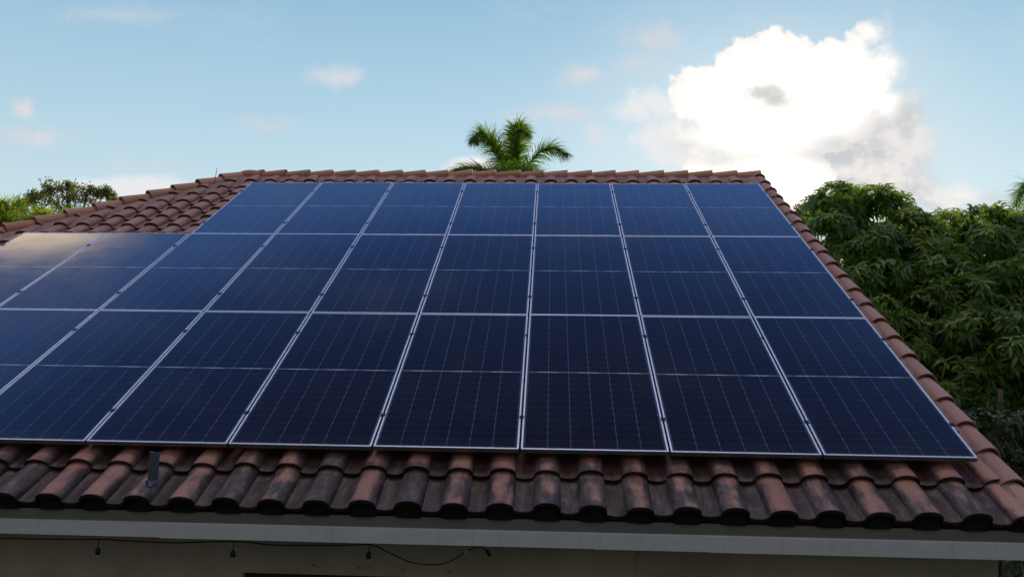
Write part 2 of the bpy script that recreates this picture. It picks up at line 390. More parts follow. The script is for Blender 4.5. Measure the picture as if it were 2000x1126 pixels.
# ------------------------------------------------------------------ house
house = empty('house', Matrix.Translation((0, 0, 0)))
tag(house, 'single storey house with terracotta S tile roof and stucco wall carrying the solar array', 'house')
RP = Matrix.Translation((0, 0, Z0)) @ Matrix.Rotation(PITCH, 4, 'X')    # roof plane: x along eave, y up slope, z out; 0 = top of the panels
RINV = RP.inverted()
def rp(x, s, h): return RP @ Vector((x, s, h))
HB = -0.195                        # pan level below the panel tops
SR = 7.20                          # ridge on the slope
HA, HBc = 1.1656, 16.18            # hip: s = HA*x + HBc
def hip_x(s): return (s-HBc)/HA
TP = 0.304; TE = 0.332; TH = 0.016
def tile_profile(w):
    # list of (x, z, pan) across one S tile: pan on the left, barrel on the right; x relative to barrel crest
    pts = []
    half = w*0.30
    for i in range(7):               # pan from the previous barrel's seam
        a = i/6; x = -w+half*0.96 + a*(w-2*half)
        z = 0.014 - 0.012*math.sin(math.pi*a) + (0.006 if i == 6 else 0)
        pts.append((x, z, 1.0 if 0 < i < 6 else 0.8))
    for i in range(1, 12):
        a = i/11; ang = math.pi*(1-a)
        x = half*math.cos(ang); z = 0.020 + 0.060*math.sin(ang)**0.80
        pts.append((x, z, (1-math.sin(ang))**0.8*0.95))
    pts[-1] = (half*1.0, 0.018, 0.6)
    return pts
def tile_field(name, mat, parent, xr, sr_lips, keep, tp=TP, x_phase=0.0, base=HB, seed=3, length=0.415):
    rr = random.Random(seed)
    prof = tile_profile(tp); n = len(prof)
    V = []; Fc = []; A = []
    ky = [0.0, 0.10, 0.38, 1.0]
    for li, s0 in enumerate(sr_lips):
        k0 = int(math.floor((xr[0]-x_phase)/tp)); k1 = int(math.ceil((xr[1]-x_phase)/tp))
        for k in range(k0, k1+1):
            xc = x_phase + k*tp
            if not keep(xc, s0): continue
            rv = rr.random(); dxj = rr.uniform(-.003, .003); dsj = rr.uniform(-.010, .010); rot = rr.uniform(-.015, .015); dzj = rr.uniform(-.004, .004)
            off = len(V); L = length if li else length+0.03
            for q, fy in enumerate(ky):
                lift = (1-fy)*0.038
                for (px, pz, pan) in prof:
                    y = s0 + fy*L
                    V.append((xc+px+dxj + fy*L*rot, y+dsj, base+pz+lift+TH+dzj)); A.append((rv, pan, 1-fy*3 if fy < .34 else 0.0))
            for (px, pz, pan) in prof:            # underside rim
                V.append((xc+px+dxj, s0+dsj+0.004, base+pz+0.038-0.014+dzj)); A.append((rv, pan, 1.0))
            for q in range(len(ky)-1):
                for i in range(n-1):
                    a = off+q*n+i; Fc.append((a, a+1, a+n+1, a+n))
            b = off+len(ky)*n
            for i in range(n-1): Fc.append((b+i, b+i+1, off+i+1, off+i))
            # right hand edge thickness
            o2 = len(V)
            for q, fy in enumerate(ky):
                x_, y_, z_ = V[off+q*n+n-1]; V.append((x_, y_, z_-0.016)); A.append((rv, 1.0, 0.0))
            for q in range(len(ky)-1): Fc.append((off+q*n+n-1, o2+q, o2+q+1, off+(q+1)*n+n-1))
    me = mesh(name, V, Fc, True)
    at_ = me.attributes.new('tile', 'FLOAT_VECTOR', 'POINT'); at_.data.foreach_set('vector', np.array(A, 'f').ravel())
    me.materials.append(mat)
    o = link(name, me, None, parent)
    return o
def sharp_lips(o):
    try:
        me = o.data; me.set_sharp_from_angle(angle=R(38))
    except Exception: pass
def bisect(o, co, no):
    bm = bmesh.new(); bm.from_mesh(o.data)
    bmesh.ops.bisect_plane(bm, geom=bm.verts[:]+bm.edges[:]+bm.faces[:], plane_co=co, plane_no=no, clear_outer=True)
    bm.to_mesh(o.data); bm.free()
lips = [-0.51+0.0, -0.14] + [-0.14+TE*k for k in range(1, 22)]
XPH = 0.090
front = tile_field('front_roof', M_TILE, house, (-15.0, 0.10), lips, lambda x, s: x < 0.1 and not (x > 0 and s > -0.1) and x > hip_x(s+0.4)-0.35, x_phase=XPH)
front.matrix_world = RP
bisect(front, (hip_x(0), 0, 0), Vector((-HA, 1, 0)).normalized())
bisect(front, (0, SR+0.02, 0), (0, 1, 0))
sharp_lips(front)
# solid deck under the tiles (dark underlay), front plane
XR = 0.245
def apex(): return rp(0, SR, HB)
RZ = apex().z; RY = apex().y
XRID = hip_x(SR)
EV = rp(0, -0.47, HB-0.01)
hipfoot = rp(hip_x(-0.47), -0.47, HB-0.01)
backY = 2*RY - EV.y
d = MB()
T = Vector((0, 0, -0.012))
Aq = rp(XR, -0.45, HB)+T; Bq = rp(XR, SR, HB)+T; Cq = rp(XRID, SR, HB)+T; Dq = rp(hip_x(-0.45), -0.45, HB)+T
Eb = Vector((XR, 2*RY-Aq.y, Aq.z)); Fb = Vector((Dq.x, 2*RY-Dq.y, Dq.z))
d.add([Aq, Bq, Cq, Dq, Eb, Fb], [(3, 0, 1, 2), (1, 4, 5, 2), (2, 5, 3)])
d.build('roof_deck', M_FELT, house)
# back slope, tiled as well
MBK = Matrix.Translation((0, 2*RY, 0)) @ Matrix.Rotation(math.pi, 4, 'Z') @ RP     # same plane turned round
back = tile_field('back_roof', M_TILE, house, (-0.30, 14.4), lips, lambda x, s: x > -0.1 and -x > hip_x(s+0.4)-0.35, x_phase=-0.09, seed=5)
back.matrix_world = MBK
bisect(back, (-hip_x(0), 0, 0), Vector((HA, 1, 0)).normalized())
bisect(back, (0, SR+0.02, 0), (0, 1, 0)); sharp_lips(back)
# left hip slope
hs = (rp(hip_x(SR), SR, HB), rp(hip_x(-0.47), -0.47, HB))
hdx = hs[0].x-hs[1].x; hdz = hs[0].z-hs[1].z; ha = math.atan2(hdz, hdx); hl = math.hypot(hdx, hdz)
ML = Matrix.Translation((hs[1].x, RY, hs[1].z)) @ Matrix.Rotation(-math.pi/2, 4, 'Z') @ Matrix.Rotation(ha, 4, 'X')
hw = RY-hs[1].y
hipside = tile_field('hip_roof', M_TILE, house, (-hw, hw), [-0.03+0.338*k for k in range(int(hl/0.338)+1)],
                     lambda x, s: abs(x) < hw*(1-s/hl)+0.3, x_phase=0.05, base=0.0, seed=9)
hipside.matrix_world = ML
bisect(hipside, (hw, 0, 0), Vector((hl, hw, 0)).normalized())
bisect(hipside, (-hw, 0, 0), Vector((-hl, hw, 0)).normalized()); sharp_lips(hipside)

# cap barrels ---------------------------------------------------------
def cap_row(name, P0, P1, up, spacing, r0, r1, length, mat, parent, lift=0.035, seed=1, first=0.0):
    """barrels laid from P0 (lowest, exposed end) to P1"""
    rr = random.Random(seed)
    P0 = Vector(P0); P1 = Vector(P1); t = (P1-P0).normalized(); up = (Vector(up)-t*Vector(up).dot(t)).normalized(); sidev = t.cross(up)
    L = (P1-P0).length; n = int(L/spacing)+1; V = []; Fc = []; A = []; NS = 12
    for i in range(n):
        s = i*spacing + rr.uniform(-.008, .008)
        if s > L-0.1: break
        rv = rr.random(); off = len(V); yaw = rr.uniform(-.012, .012)
        for th in (0.0, -0.017):
            for fy in (0.0, 0.12, 1.0):
                rad = (r0*(1-fy)+r1*fy)+th
                c = P0 + t*min(s+fy*length + (0.003 if th else 0), L+0.02) + up*(lift*(1-fy)) + sidev*(yaw*fy)
                for k in range(NS+1):
                    a = math.pi*(k/NS)*1.06 - 0.03*math.pi
                    V.append(c + sidev*math.cos(a)*rad + up*(math.sin(a)*rad*0.95)); A.append((rv, 0.0, 1.0-fy*3 if fy < .3 else 0))
        m = NS+1
        for q in range(2):
            for k in range(NS):
                a = off+q*m+k; Fc.append((a, a+m, a+m+1, a+1))
        for k in range(NS):
            a = off+k; b = off+3*m+k; Fc.append((a, a+1, b+1, b))
        for e in (0, NS):
            for q in range(2):
                a = off+q*m+e; b = off+3*m+q*m+e; Fc.append((a, b, b+m, a+m))
    me = mesh(name, V, Fc, True)
    x = me.attributes.new('tile', 'FLOAT_VECTOR', 'POINT'); x.data.foreach_set('vector', np.array(A, 'f').ravel())
    me.materials.append(mat); o = link(name, me, None, parent); sharp_lips(o); return o
ridge_c = Vector((0, RY, RZ+0.045))
cap_row('ridge_tile_row', (0.22, RY, RZ+0.030), (XRID+0.12, RY, RZ+0.030), (0, 0, 1), 0.365, 0.118, 0.100, 0.42, M_CAP, house, 0.030, 2)
hipA = rp(hip_x(-0.52), -0.52, HB+0.07); hipB = rp(XRID, SR, HB)
hipA = rp(hip_x(-0.52), -0.52, HB)+Vector((0, 0, 0.045)); hipB = rp(XRID+0.02, SR+0.02, HB)+Vector((0, 0, 0.045))
cap_row('hip_tile_row', hipA, hipB, (0, 0, 1), 0.375, 0.120, 0.100, 0.43, M_CAP, house, 0.035, 4)
hipC = Vector((hipA.x, 2*RY-hipA.y, hipA.z)); hipD = Vector((hipB.x, 2*RY-hipB.y, hipB.z))
cap_row('hip_tile_row', hipC, hipD, (0, 0, 1), 0.375, 0.120, 0.100, 0.43, M_CAP, house, 0.035, 6)
XRK = 0.165
def rkp(s, h=-0.145): return rp(XRK, s, h)
upn = RP.to_3x3() @ Vector((0, 0, 1))
M_RAKE = tile_material('rake_clay', False, (0.40, 0.20, 0.145), (0.48, 0.26, 0.195))
cap_row('rake_tile_row', rkp(-0.53), rkp(SR-0.03), upn, 0.345, 0.094, 0.080, 0.40, M_RAKE, house, 0.026, 8)
bk = lambda s: Vector((XRK, 2*RY-rkp(s).y, rkp(s).z))
cap_row('rake_tile_row', bk(-0.53), bk(SR-0.03), Vector((0, -upn.y, upn.z)), 0.345, 0.094, 0.080, 0.40, M_RAKE, house, 0.026, 12)
# knob tile where hip and ridge meet
kb = MB()
kc = Vector((XRID+0.06, RY, RZ+0.035))
ringsN = 8
vs = []; fs = []
for i in range(ringsN+1):
    ph = math.pi/2*i/ringsN
    for k in range(20):
        a = 2*math.pi*k/20
        vs.append(kc + Vector((math.cos(a)*0.23*math.cos(ph)**0.8, math.sin(a)*0.155*math.cos(ph)**0.8, 0.125*math.sin(ph)+(-0.05 if i == 0 else 0))))
for i in range(ringsN):
    for k in range(20): fs.append((i*20+k, i*20+(k+1)%20, (i+1)*20+(k+1)%20, (i+1)*20+k))
kb.add(vs, fs)
kn = kb.build('hip_starter_tile', M_CAP, house, True)
# mortar beds -----------------------------------------------------------
def mortar_strip(name, A, B, off, depth_to, seed, M=RP, w0=0.0):
    """ribbon in roof coordinates from line A-B, spreading by vector off (dx,ds) and falling in h"""
    rr = random.Random(seed); N = int((Vector(B)-Vector(A)).length/0.035)
    V = []; Fc = []; A = Vector(A); B = Vector(B); m = 6
    w = [rr.uniform(.8, 1.15) for _ in range(N+1)]
    for i in range(N+1):
        p = A.lerp(B, i/N)
        ww = 0.5*w[i]+0.25*w[max(0, i-1)]+0.25*w[min(N, i+1)]
        for j in range(m):
            f = j/(m-1)
            V.append((p.x+off[0]*f*ww+rr.uniform(-.004, .004), p.y+off[1]*f*ww+rr.uniform(-.004, .004), p.z + (depth_to-p.z)*(f**1.5) + rr.uniform(-.004, .004)))
    for i in range(N):
        for j in range(m-1):
            a = i*m+j; Fc.append((a, a+1, a+m+1, a+m))
    o = link(name, mesh(name, V, Fc, True), M_MORTAR, house); o.matrix_world = M; return o
mortar_strip('ridge_mortar', (0.10, SR-0.075, HB+0.085), (XRID+0.1, SR-0.075, HB+0.085), (0, -0.22), HB+0.062, 1)
q = 0.6
hn = Vector((HA, -1, 0)).normalized()
mortar_strip('hip_mortar', (hip_x(-0.5)+hn.x*0.05, -0.5+hn.y*0.05, HB+0.10), (hip_x(SR)+hn.x*0.05, SR+hn.y*0.05, HB+0.10), (hn.x*0.32, hn.y*0.32), HB+0.058, 2)
mortar_strip('rake_mortar', (XRK-0.060, 0.19, HB+0.118), (XRK-0.060, SR-0.05, HB+0.118), (-0.19, 0), HB+0.045, 3)
mortar_strip('rake_mortar', (XRK-0.055, -0.52, HB+0.125), (XRK-0.055, 0.22, HB+0.125), (-0.035, 0), HB+0.100, 5)
# ------------------------------------------------------------------ eaves and walls
YF = -0.405; XL = hip_x(-0.47)
seams = [-14.1, -9.9, at(312, 1040, YF).x, at(1160, 1060, YF).x, at(1387, 1070, YF).x, XR+0.06]
fa = MB()
fa.box(XL, XR+0.06, YF, YF+0.02, 2.650, 2.750)
fascia = fa.build('fascia', M_FASCIA, house)
fz = MB()
for i, sx in enumerate(seams[2:5]):      # overlapping metal fascia covers, one lapped over the next
    fz.box(sx, (seams[2:5]+[XR+0.06])[i+1]+(0.0), YF-0.004-0.0015*i, YF-0.0005, 2.6465-0.002*i, 2.7465)
fz.build('fascia_cover', M_FASCIA, house)
db = MB()
db.box(XL, XR+0.06, YF+0.028, YF+0.05, 2.7525, 2.816)
db.box(XL, XR+0.06, YF+0.006, YF+0.027, 2.7505, 2.757)
db.build('drip_board', M_DRIP, house)
bs = MB()                                   # dark bird stop closing the tile ends
prof = tile_profile(TP); Vp = []
for k in range(-48, 2):
    for (px_, pz_, _p) in prof:
        x_ = XPH+k*TP+px_
        if XL+0.1 < x_ < 0.30: Vp.append((x_, pz_))
Vp = sorted(set(Vp))
cv = []; cf = []
for i, (x_, z_) in enumerate(Vp):
    t_ = rp(x_, -0.47, HB+z_+TH+0.008); t2_ = rp(x_, -0.43, HB+z_+TH+0.002)
    cv += [(x_, t_.y, 2.813), tuple(t_), tuple(t2_)]
    if i: a = (i-1)*3; cf += [(a, a+3, a+4, a+1), (a+1, a+4, a+5, a+2)]
bs.add(cv, cf)
bs.build('bird_stop', M_FELT, house)
rb = MB()                                   # barge board up the gable
for s0, s1 in ((-0.47, SR),):
    P = [rp(XR+0.02, s0, HB-0.02), rp(XR+0.02, s1, HB-0.02)]
    for sg in (1, -1):
        a, b = [Vector((p.x, RY+sg*(p.y-RY), p.z)) for p in P]
        dn = Vector((0, 0, -0.16)); wv = Vector((0.04, 0, 0))
        rb.add([a, a+wv, a+wv+dn, a+dn, b, b+wv, b+wv+dn, b+dn], [(0,1,2,3),(4,7,6,5),(0,4,5,1),(1,5,6,2),(2,6,7,3),(3,7,4,0)])
rb.build('barge_board', M_FASCIA, house)
YW = -0.205; XW = at(1950, 1105, YW).x
YB = 2*RY-YW; XWL = XL+0.25
sf = MB()
sf.box(XL+0.02, XR+0.02, YF+0.021, YW, 2.664, 2.672)
sf.build('soffit', M_DRIP, house)
# front wall with a window opening at the bottom of the picture
wx0 = at(474, 1120, YW).x; wx1 = wx0+2.6; wz1 = at(474, 1117, YW).z; wz0 = 0.95
wl = MB()
wl.box(XWL, wx0, YW, YW+0.2, 0, 2.663)
wl.box(wx1, XW, YW, YW+0.2, 0, 2.663)
wl.box(wx0, wx1, YW, YW+0.2, wz1, 2.663)
wl.box(wx0, wx1, YW, YW+0.2, 0, wz0)
wl.box(XWL, XW, YB-0.2, YB, 0, 2.663)
wl.box(XWL, XWL+0.2, YW+0.2, YB-0.2, 0, 2.663)
gz = lambda y: RZ-0.05-(abs(y-RY))*math.tan(PITCH)
ys = [YW+0.2, RY, YB-0.2]
gv = []
for x in (XW-0.2, XW):
    gv += [(x, ys[0], 0), (x, ys[2], 0), (x, ys[2], gz(ys[2])), (x, RY, gz(RY)), (x, ys[0], gz(ys[0]))]
wl.add(gv, [(0,1,2,3,4), (9,8,7,6,5), (0,5,6,1), (1,6,7,2), (2,7,8,3), (3,8,9,4), (4,9,5,0)])
wl.build('wall', M_WALL, house)
wf = MB()
for (a, b, c, e_) in ((wx0, wx1, wz1-0.06, wz1), (wx0, wx1, wz0, wz0+0.06), (wx0, wx0+0.06, wz0+0.06, wz1-0.06), (wx1-0.06, wx1, wz0+0.06, wz1-0.06), ((wx0+wx1)/2-0.03, (wx0+wx1)/2+0.03, wz0+0.06, wz1-0.06)):
    wf.box(a+0.001, b-0.001, YW+0.05, YW+0.10, c, e_)
win = wf.build('window', M_WOODD, house)
mp, tp_, pp = mat_new('window_pane'); pp.inputs['Base Color'].default_value = (0.02, 0.024, 0.028, 1); pp.inputs['Roughness'].default_value = 0.08
pn = MB(); pn.box(wx0+0.06, wx1-0.06, YW+0.07, YW+0.078, wz0+0.06, wz1-0.06); pn.build('pane', mp, win)
cr = MB()
cx = [at(x_, y_, YW-0.006) for x_, y_ in ((1252, 1073), (1246, 1080), (1240, 1090), (1240, 1105), (1243, 1126), (1246, 1160))]
cr.tube(cx, 0.0035, 6); cr.build('cable_on_wall', M_WALL, house, True)
for (x_, y_) in ((612, 1103), (700, 1108), (787, 1112), (877, 1116)):
    c0 = at(x_, y_, YW-0.004); h_ = MB()
    h_.tube([c0+Vector((-.006, .003, .006)), c0+Vector((-.006, -.014, .006)), c0+Vector((0, -.016, .013)), c0+Vector((.009, -.014, .007)), c0+Vector((.010, -.010, -.006))], 0.0022, 6)
    h_.build('hook', M_BLACK, house, True)

# ------------------------------------------------------------------ solar panels
def panel_proto():
    root = empty('solar_panel')
    f = MB(); th = 0.035
    f.box(0, PW, 0, FR, -th, 0); f.box(0, PW, PH-FR, PH, -th, 0)
    f.box(0, FR, FR, PH-FR, -th, 0); f.box(PW-FR, PW, FR, PH-FR, -th, 0)
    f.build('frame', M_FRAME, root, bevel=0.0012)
    gl = MB(); gl.box(FR-0.001, PW-FR+0.001, FR-0.001, PH-FR+0.001, -0.0075, -0.0022); gl.build('glass', M_GLASS, root)
    bs_ = MB(); bs_.box(FR, PW-FR, FR, PH-FR, -0.0130, -0.0085); bs_.build('backsheet', M_WHITE, root)
    return root
CL = (0.40, 1.725)
def clamp(parent, x, y, w=0.034):
    c = MB(); c.box(x-w/2, x+w/2, y-0.020, y+0.020, 0.0005, 0.004)
    c.box(x-0.0045, x+0.0045, y-0.018, y+0.018, -0.05, 0.0002)
    c.tube([(x, y, 0.0042), (x, y, 0.010)], 0.0075, 6)
    return c.build('clamp', M_CLAMP, parent, bevel=0.0)
ORD = ['first', 'second', 'third', 'fourth', 'fifth', 'sixth', 'seventh', 'eighth', 'ninth']
ROWN = {2: 'top', 1: 'middle', 0: 'bottom'}
proto = panel_proto(); used = False
counts = {2: 7, 1: 9, 0: 9}
for row in (2, 1, 0):
    for c in range(1, counts[row]+1):
        if not used: o = proto; kids = None; used = True
        else:
            o = proto.copy(); col.objects.link(o)
            for ch in kidsrc:
                k = ch.copy(); col.objects.link(k); k.parent = o
        if o is proto: kidsrc = list(proto.children)
        x = -c*GAPW + (GAPW-PW)/2 if c > 1 else -GAPW + (GAPW-PW)
        x = -c*GAPW + (GAPW-PW)/2 + 0.006
        o.matrix_world = RP @ Matrix.Translation((x + rnd.uniform(-.001, .001), row*PITV+0.003, rnd.uniform(-.001, .001))) @ Euler((rnd.uniform(-.0016, .0016), rnd.uniform(-.0018, .0018), 0)).to_matrix().to_4x4()
        extra = ''
        if c == 1: extra = ', beside the gable'
        if row == 2 and c == 7: extra = ', beside bare tiles'
        if row == 1 and c == 9: extra = ', reflecting a golden cloud'
        if row == 1 and c == 8: extra = ''
        tag(o, f'solar panel, {ORD[c-1]} from the right in the {ROWN[row]} row' + extra, 'solar panel', 'solar panels mounted on the roof')
for o in [o for o in list(col.objects) if o.name.startswith('solar_panel')]:
    lab = o['label']
    isleft = ('ninth' in lab) or ('seventh' in lab and 'top' in lab)
    for y in CL:
        clamp(o, PW+ (GAPW-PW)/2 if 'first from' not in lab else PW+0.004, y)
        if isleft: clamp(o, -0.004, y)
# rails: two per row
rails = []
for row in (2, 1, 0):
    for j, y in enumerate(CL):
        m_ = MB(); x0 = -counts[row]*GAPW-0.05; x1 = 0.055
        r0_ = row*PITV+y
        m_.box(x0, x1, -0.02, -0.006, -0.075, -0.037); m_.box(x0, x1, 0.006, 0.02, -0.075, -0.037); m_.box(x0, x1, -0.006, 0.006, -0.075, -0.048)
        o = m_.build('mounting_rail', M_RAIL); o.matrix_world = RP @ Matrix.Translation((0, r0_, 0))
        tag(o, f'aluminium rail under the {ROWN[row]} row of solar panels, the {"lower" if j == 0 else "upper"} of its two', 'rail', 'rails carrying the solar panels')

def smoothpts(P, n=4):
    out = []
    for i in range(len(P)-1):
        a = P[max(i-1, 0)]; b = P[i]; c = P[i+1]; d_ = P[min(i+2, len(P)-1)]
        for k in range(n):
            t = k/n
            out.append(0.5*((2*b)+(c-a)*t+(2*a-5*b+4*c-d_)*t*t+(3*b-a-3*c+d_)*t**3))
    return out+[P[-1]]

# metal roof bracket left over below the array ---------------------------
bx = rp(-5.66, -0.36, HB+0.075)
br = MB()
B0 = at(296, 936, bx.y)
top = at(299, 882, bx.y)
hgt = top.z-B0.z; w2 = 0.031
br.box(-w2, w2, -0.003, 0.003, 0, hgt)
br.box(-w2, -w2+0.004, 0.003, 0.028, 0, hgt); br.box(w2-0.004, w2, 0.003, 0.028, 0, hgt)
bko = empty('roof_bracket', Matrix.Translation(B0) @ Matrix.Rotation(R(4), 4, 'Y') @ Matrix.Rotation(R(-14), 4, 'Z'))
br.build('upright', M_BRACKET, bko, bevel=0.002)
ft = MB(); ft.box(-0.031, 0.040, -0.060, 0.024, -0.012, -0.004, Matrix.Rotation(PITCH, 4, 'X'))
ft.build('foot_plate', M_BRACKET, bko, bevel=0.002)
bl = MB(); bl.tube([(0, -0.04, -0.02), (0, -0.044, 0.006)], 0.009, 6); bl.build('bolt', M_BRACKET, bko)
tag(bko, 'bare galvanised metal bracket standing up on the lowest tile course, below the panels', 'bracket')
wr = MB(); p0 = at(419, 349, rp(0, 6.3, 0).y); p1 = at(424, 327, p0.y)
wr.tube([p0-Vector((0, 0, 0.06)), p0.lerp(p1, .5)+Vector((.006, 0, 0)), p1], [0.005, 0.004, 0.003], 5)
tag(wr.build('wire_spike', M_BLACK, None), 'thin wire spike sticking up from the hip tiles on the left', 'wire')

hw_ = MB(); hp = [at(1014, 884, rp(0, .05, 0).y), at(1012, 896, rp(0, -.02, 0).y), at(1015, 908, rp(0, -.05, 0).y), at(1013, 916, rp(0, -.09, 0).y)]
hw_.tube(smoothpts(hp), 0.0028, 5)
tag(hw_.build('hanging_wire', M_BLACK, None, True), 'short thin wire hanging out below the middle of the bottom row of panels', 'wire')

# ------------------------------------------------------------------ string light under the eave
sl_ = empty('string_light', Matrix.Translation((0, 0, 0)))
tag(sl_, 'black outdoor string light cable with unlit sockets hanging below the fascia', 'string light')
YS = -0.31
ct = MB()
pts = [at(-120, 1049, YS), at(0, 1050, YS), at(100, 1052, YS), at(193, 1052, YS), at(250, 1055, YS), at(340, 1059, YS), at(457, 1056, YS), at(530, 1063, YS), at(620, 1064, YS), at(700, 1063, YS), at(722, 1062, YS),
       at(738, 1067, YS), at(770, 1083, YS), at(800, 1096, YS), at(828, 1101, YS), at(850, 1101.5, YS), at(872, 1098, YS), at(895, 1086, YS), at(912, 1075, YS), at(925, 1069, YS), at(938, 1067, YS), at(948, 1072, YS), at(953, 1078, YS)]
ct.tube(smoothpts(pts), 0.0042, 7); ct.build('cable', M_BLACK, sl_, True)
glassy, tg, pg = mat_new('bulb_glass'); pg.inputs['Transmission Weight'].default_value = 0.85; pg.inputs['Roughness'].default_value = 0.05; pg.inputs['Base Color'].default_value = (0.85, 0.82, 0.75, 1)
for (x_, y0_, y1_) in ((193, 1053, 1070), (457, 1057, 1075), (722, 1063, 1078)):
    a = at(x_, y0_, YS); b = at(x_-2, y1_, YS)
    k = MB(); k.tube([a, a.lerp(b, .5), b], 0.0032, 6)
    L = 0.040
    k.tube([b+Vector((0, 0, .006)), b, b-Vector((0, 0, .010)), b-Vector((0, 0, L*.7)), b-Vector((0, 0, L))], [0.005, 0.012, 0.0165, 0.018, 0.015], 12)
    so_ = k.build('socket', M_BLACK, sl_, True)
    kb_ = MB(); z_ = b-Vector((0, 0, L))
    kb_.tube([z_, z_-Vector((0, 0, .008)), z_-Vector((0, 0, .018)), z_-Vector((0, 0, .026)), z_-Vector((0, 0, .030))], [0.008, 0.010, 0.0125, 0.009, 0.002], 12)
    kb_.build('bulb', glassy, so_, True)
k = MB(); pA = at(953, 1077, YS); k.tube([pA+Vector((-.012, 0, .012)), pA, pA+Vector((.014, 0, -.024))], [.008, .011, .012], 8); k.build('plug', M_BLACK, sl_, True)
k = MB(); pA = at(910, 1076, YS-0.005); k.tube([pA-Vector((.012, 0, .007)), pA+Vector((.012, 0, .007))], .0075, 8); k.build('connector', M_WHITE, sl_, True)

# ------------------------------------------------------------------ vegetation
def leaf_material(name, dark, light, tip, trans=0.45, rough=0.42, spec=0.45):
    m = bpy.data.materials.new(name); m.use_nodes = True
    t = NT(m.node_tree); out = t.new('ShaderNodeOutputMaterial')
    p = t.new('ShaderNodeBsdfPrincipled'); tr = t.new('ShaderNodeBsdfTranslucent'); mx = t.new('ShaderNodeMixShader')
    a = t.new('ShaderNodeAttribute', attribute_name='leaf')
    r, g, b = t.sep(a.outputs['Vector'])       # random, youth, along
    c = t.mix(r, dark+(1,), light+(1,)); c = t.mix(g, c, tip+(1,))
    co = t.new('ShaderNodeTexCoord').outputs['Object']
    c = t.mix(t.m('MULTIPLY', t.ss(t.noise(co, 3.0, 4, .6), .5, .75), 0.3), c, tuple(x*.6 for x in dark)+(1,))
    t.put(p.inputs['Base Color'], c); p.inputs['Roughness'].default_value = rough; p.inputs['Specular IOR Level'].default_value = spec
    c2 = t.mix(1.0, c, (1.5, 1.6, 0.6, 1), 'MULTIPLY')
    t.put(tr.inputs[0], c2); mx.inputs[0].default_value = trans
    t.l.new(p.outputs[0], mx.inputs[1]); t.l.new(tr.outputs[0], mx.inputs[2]); t.l.new(mx.outputs[0], out.inputs[0])
    return m
class Leaves:
    def __init__(s): s.V = []; s.F = []; s.A = []; s.n = 0
    def ribbon(s, base, dr, side, L, w, droop, rv, young, st=4, fold=0.25, shape=None):
        """one leaf: midrib curve bending down, folded along the rib"""
        dr = dr.normalized(); up = side.cross(dr)
        p = base.copy(); d_ = dr.copy(); o = len(s.V)
        for i in range(st+1):
            f = i/st
            ww = w*((math.sin(math.pi*min(1, 0.08+f*0.92))**0.75) if shape is None else shape(f))
            if i == st: ww = 0.0008
            nrm = side.cross(d_).normalized()
            s.V += [p-side*ww+nrm*ww*fold, p.copy(), p+side*ww+nrm*ww*fold]
            s.A += [(rv, young, f)]*3
            p = p + d_*(L/st); d_ = (d_+Vector((0, 0, -droop/st))).normalized()
        for i in range(st):
            a = o+i*3; s.F += [(a, a+1, a+4, a+3), (a+1, a+2, a+5, a+4)]
    def build(s, name, mat, parent=None):
        me = mesh(name, s.V, s.F, True)
        a = me.attributes.new('leaf', 'FLOAT_VECTOR', 'POINT'); a.data.foreach_set('vector', np.array(s.A, 'f').ravel())
        me.materials.append(mat); return link(name, me, None, parent)
def perp(d, r):
    a = Vector((r.gauss(0, 1), r.gauss(0, 1), r.gauss(0, 1))); a -= d*a.dot(d); return a.normalized()
M_BARK = simple('bark', (0.16, 0.12, 0.09), 0.95, 0.35, 12, 0, 0.6)
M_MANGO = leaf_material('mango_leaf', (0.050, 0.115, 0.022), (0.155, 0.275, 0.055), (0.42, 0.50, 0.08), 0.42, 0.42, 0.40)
M_SHRUB = leaf_material('shrub_leaf', (0.018, 0.036, 0.012), (0.050, 0.080, 0.022), (0.09, 0.15, 0.03), 0.30, 0.45, 0.45)
M_PALM = leaf_material('palm_leaf', (0.045, 0.13, 0.02), (0.14, 0.27, 0.03), (0.36, 0.42, 0.055), 0.50, 0.42, 0.4)
M_ARECA = leaf_material('areca_leaf', (0.055, 0.135, 0.018), (0.17, 0.28, 0.03), (0.42, 0.44, 0.05), 0.55, 0.45, 0.35)
M_OLIVE = leaf_material('small_leaf', (0.055, 0.085, 0.045), (0.15, 0.18, 0.09), (0.28, 0.25, 0.12), 0.55, 0.6, 0.3)
M_PALE = leaf_material('pale_leaf', (0.10, 0.10, 0.035), (0.20, 0.18, 0.06), (0.30, 0.25, 0.10), 0.5, 0.7, 0.2)

def rosette(Lv, r, p, axis, n, L, w, young, droop=1.0):
    a0 = r.uniform(0, 6.28); s1 = perp(axis, r); s2 = axis.cross(s1)
    for k in range(n):
        a = a0 + k*2.4 + r.uniform(-.25, .25)
        out = s1*math.cos(a)+s2*math.sin(a)
        tilt = r.uniform(-0.15, 0.6)
        d_ = (out*(1-tilt*0.5)+axis*tilt*0.9).normalized()
        side = d_.cross(axis)
        if side.length < 1e-3: side = perp(d_, r)
        side.normalize()
        Lv.ribbon(p-axis*r.uniform(0, .10), d_, side, L*r.uniform(.7, 1.15), w*r.uniform(.8, 1.15), droop*r.uniform(.6, 1.5), r.random(), young*r.uniform(.3, 1.0), 3, 0.25)

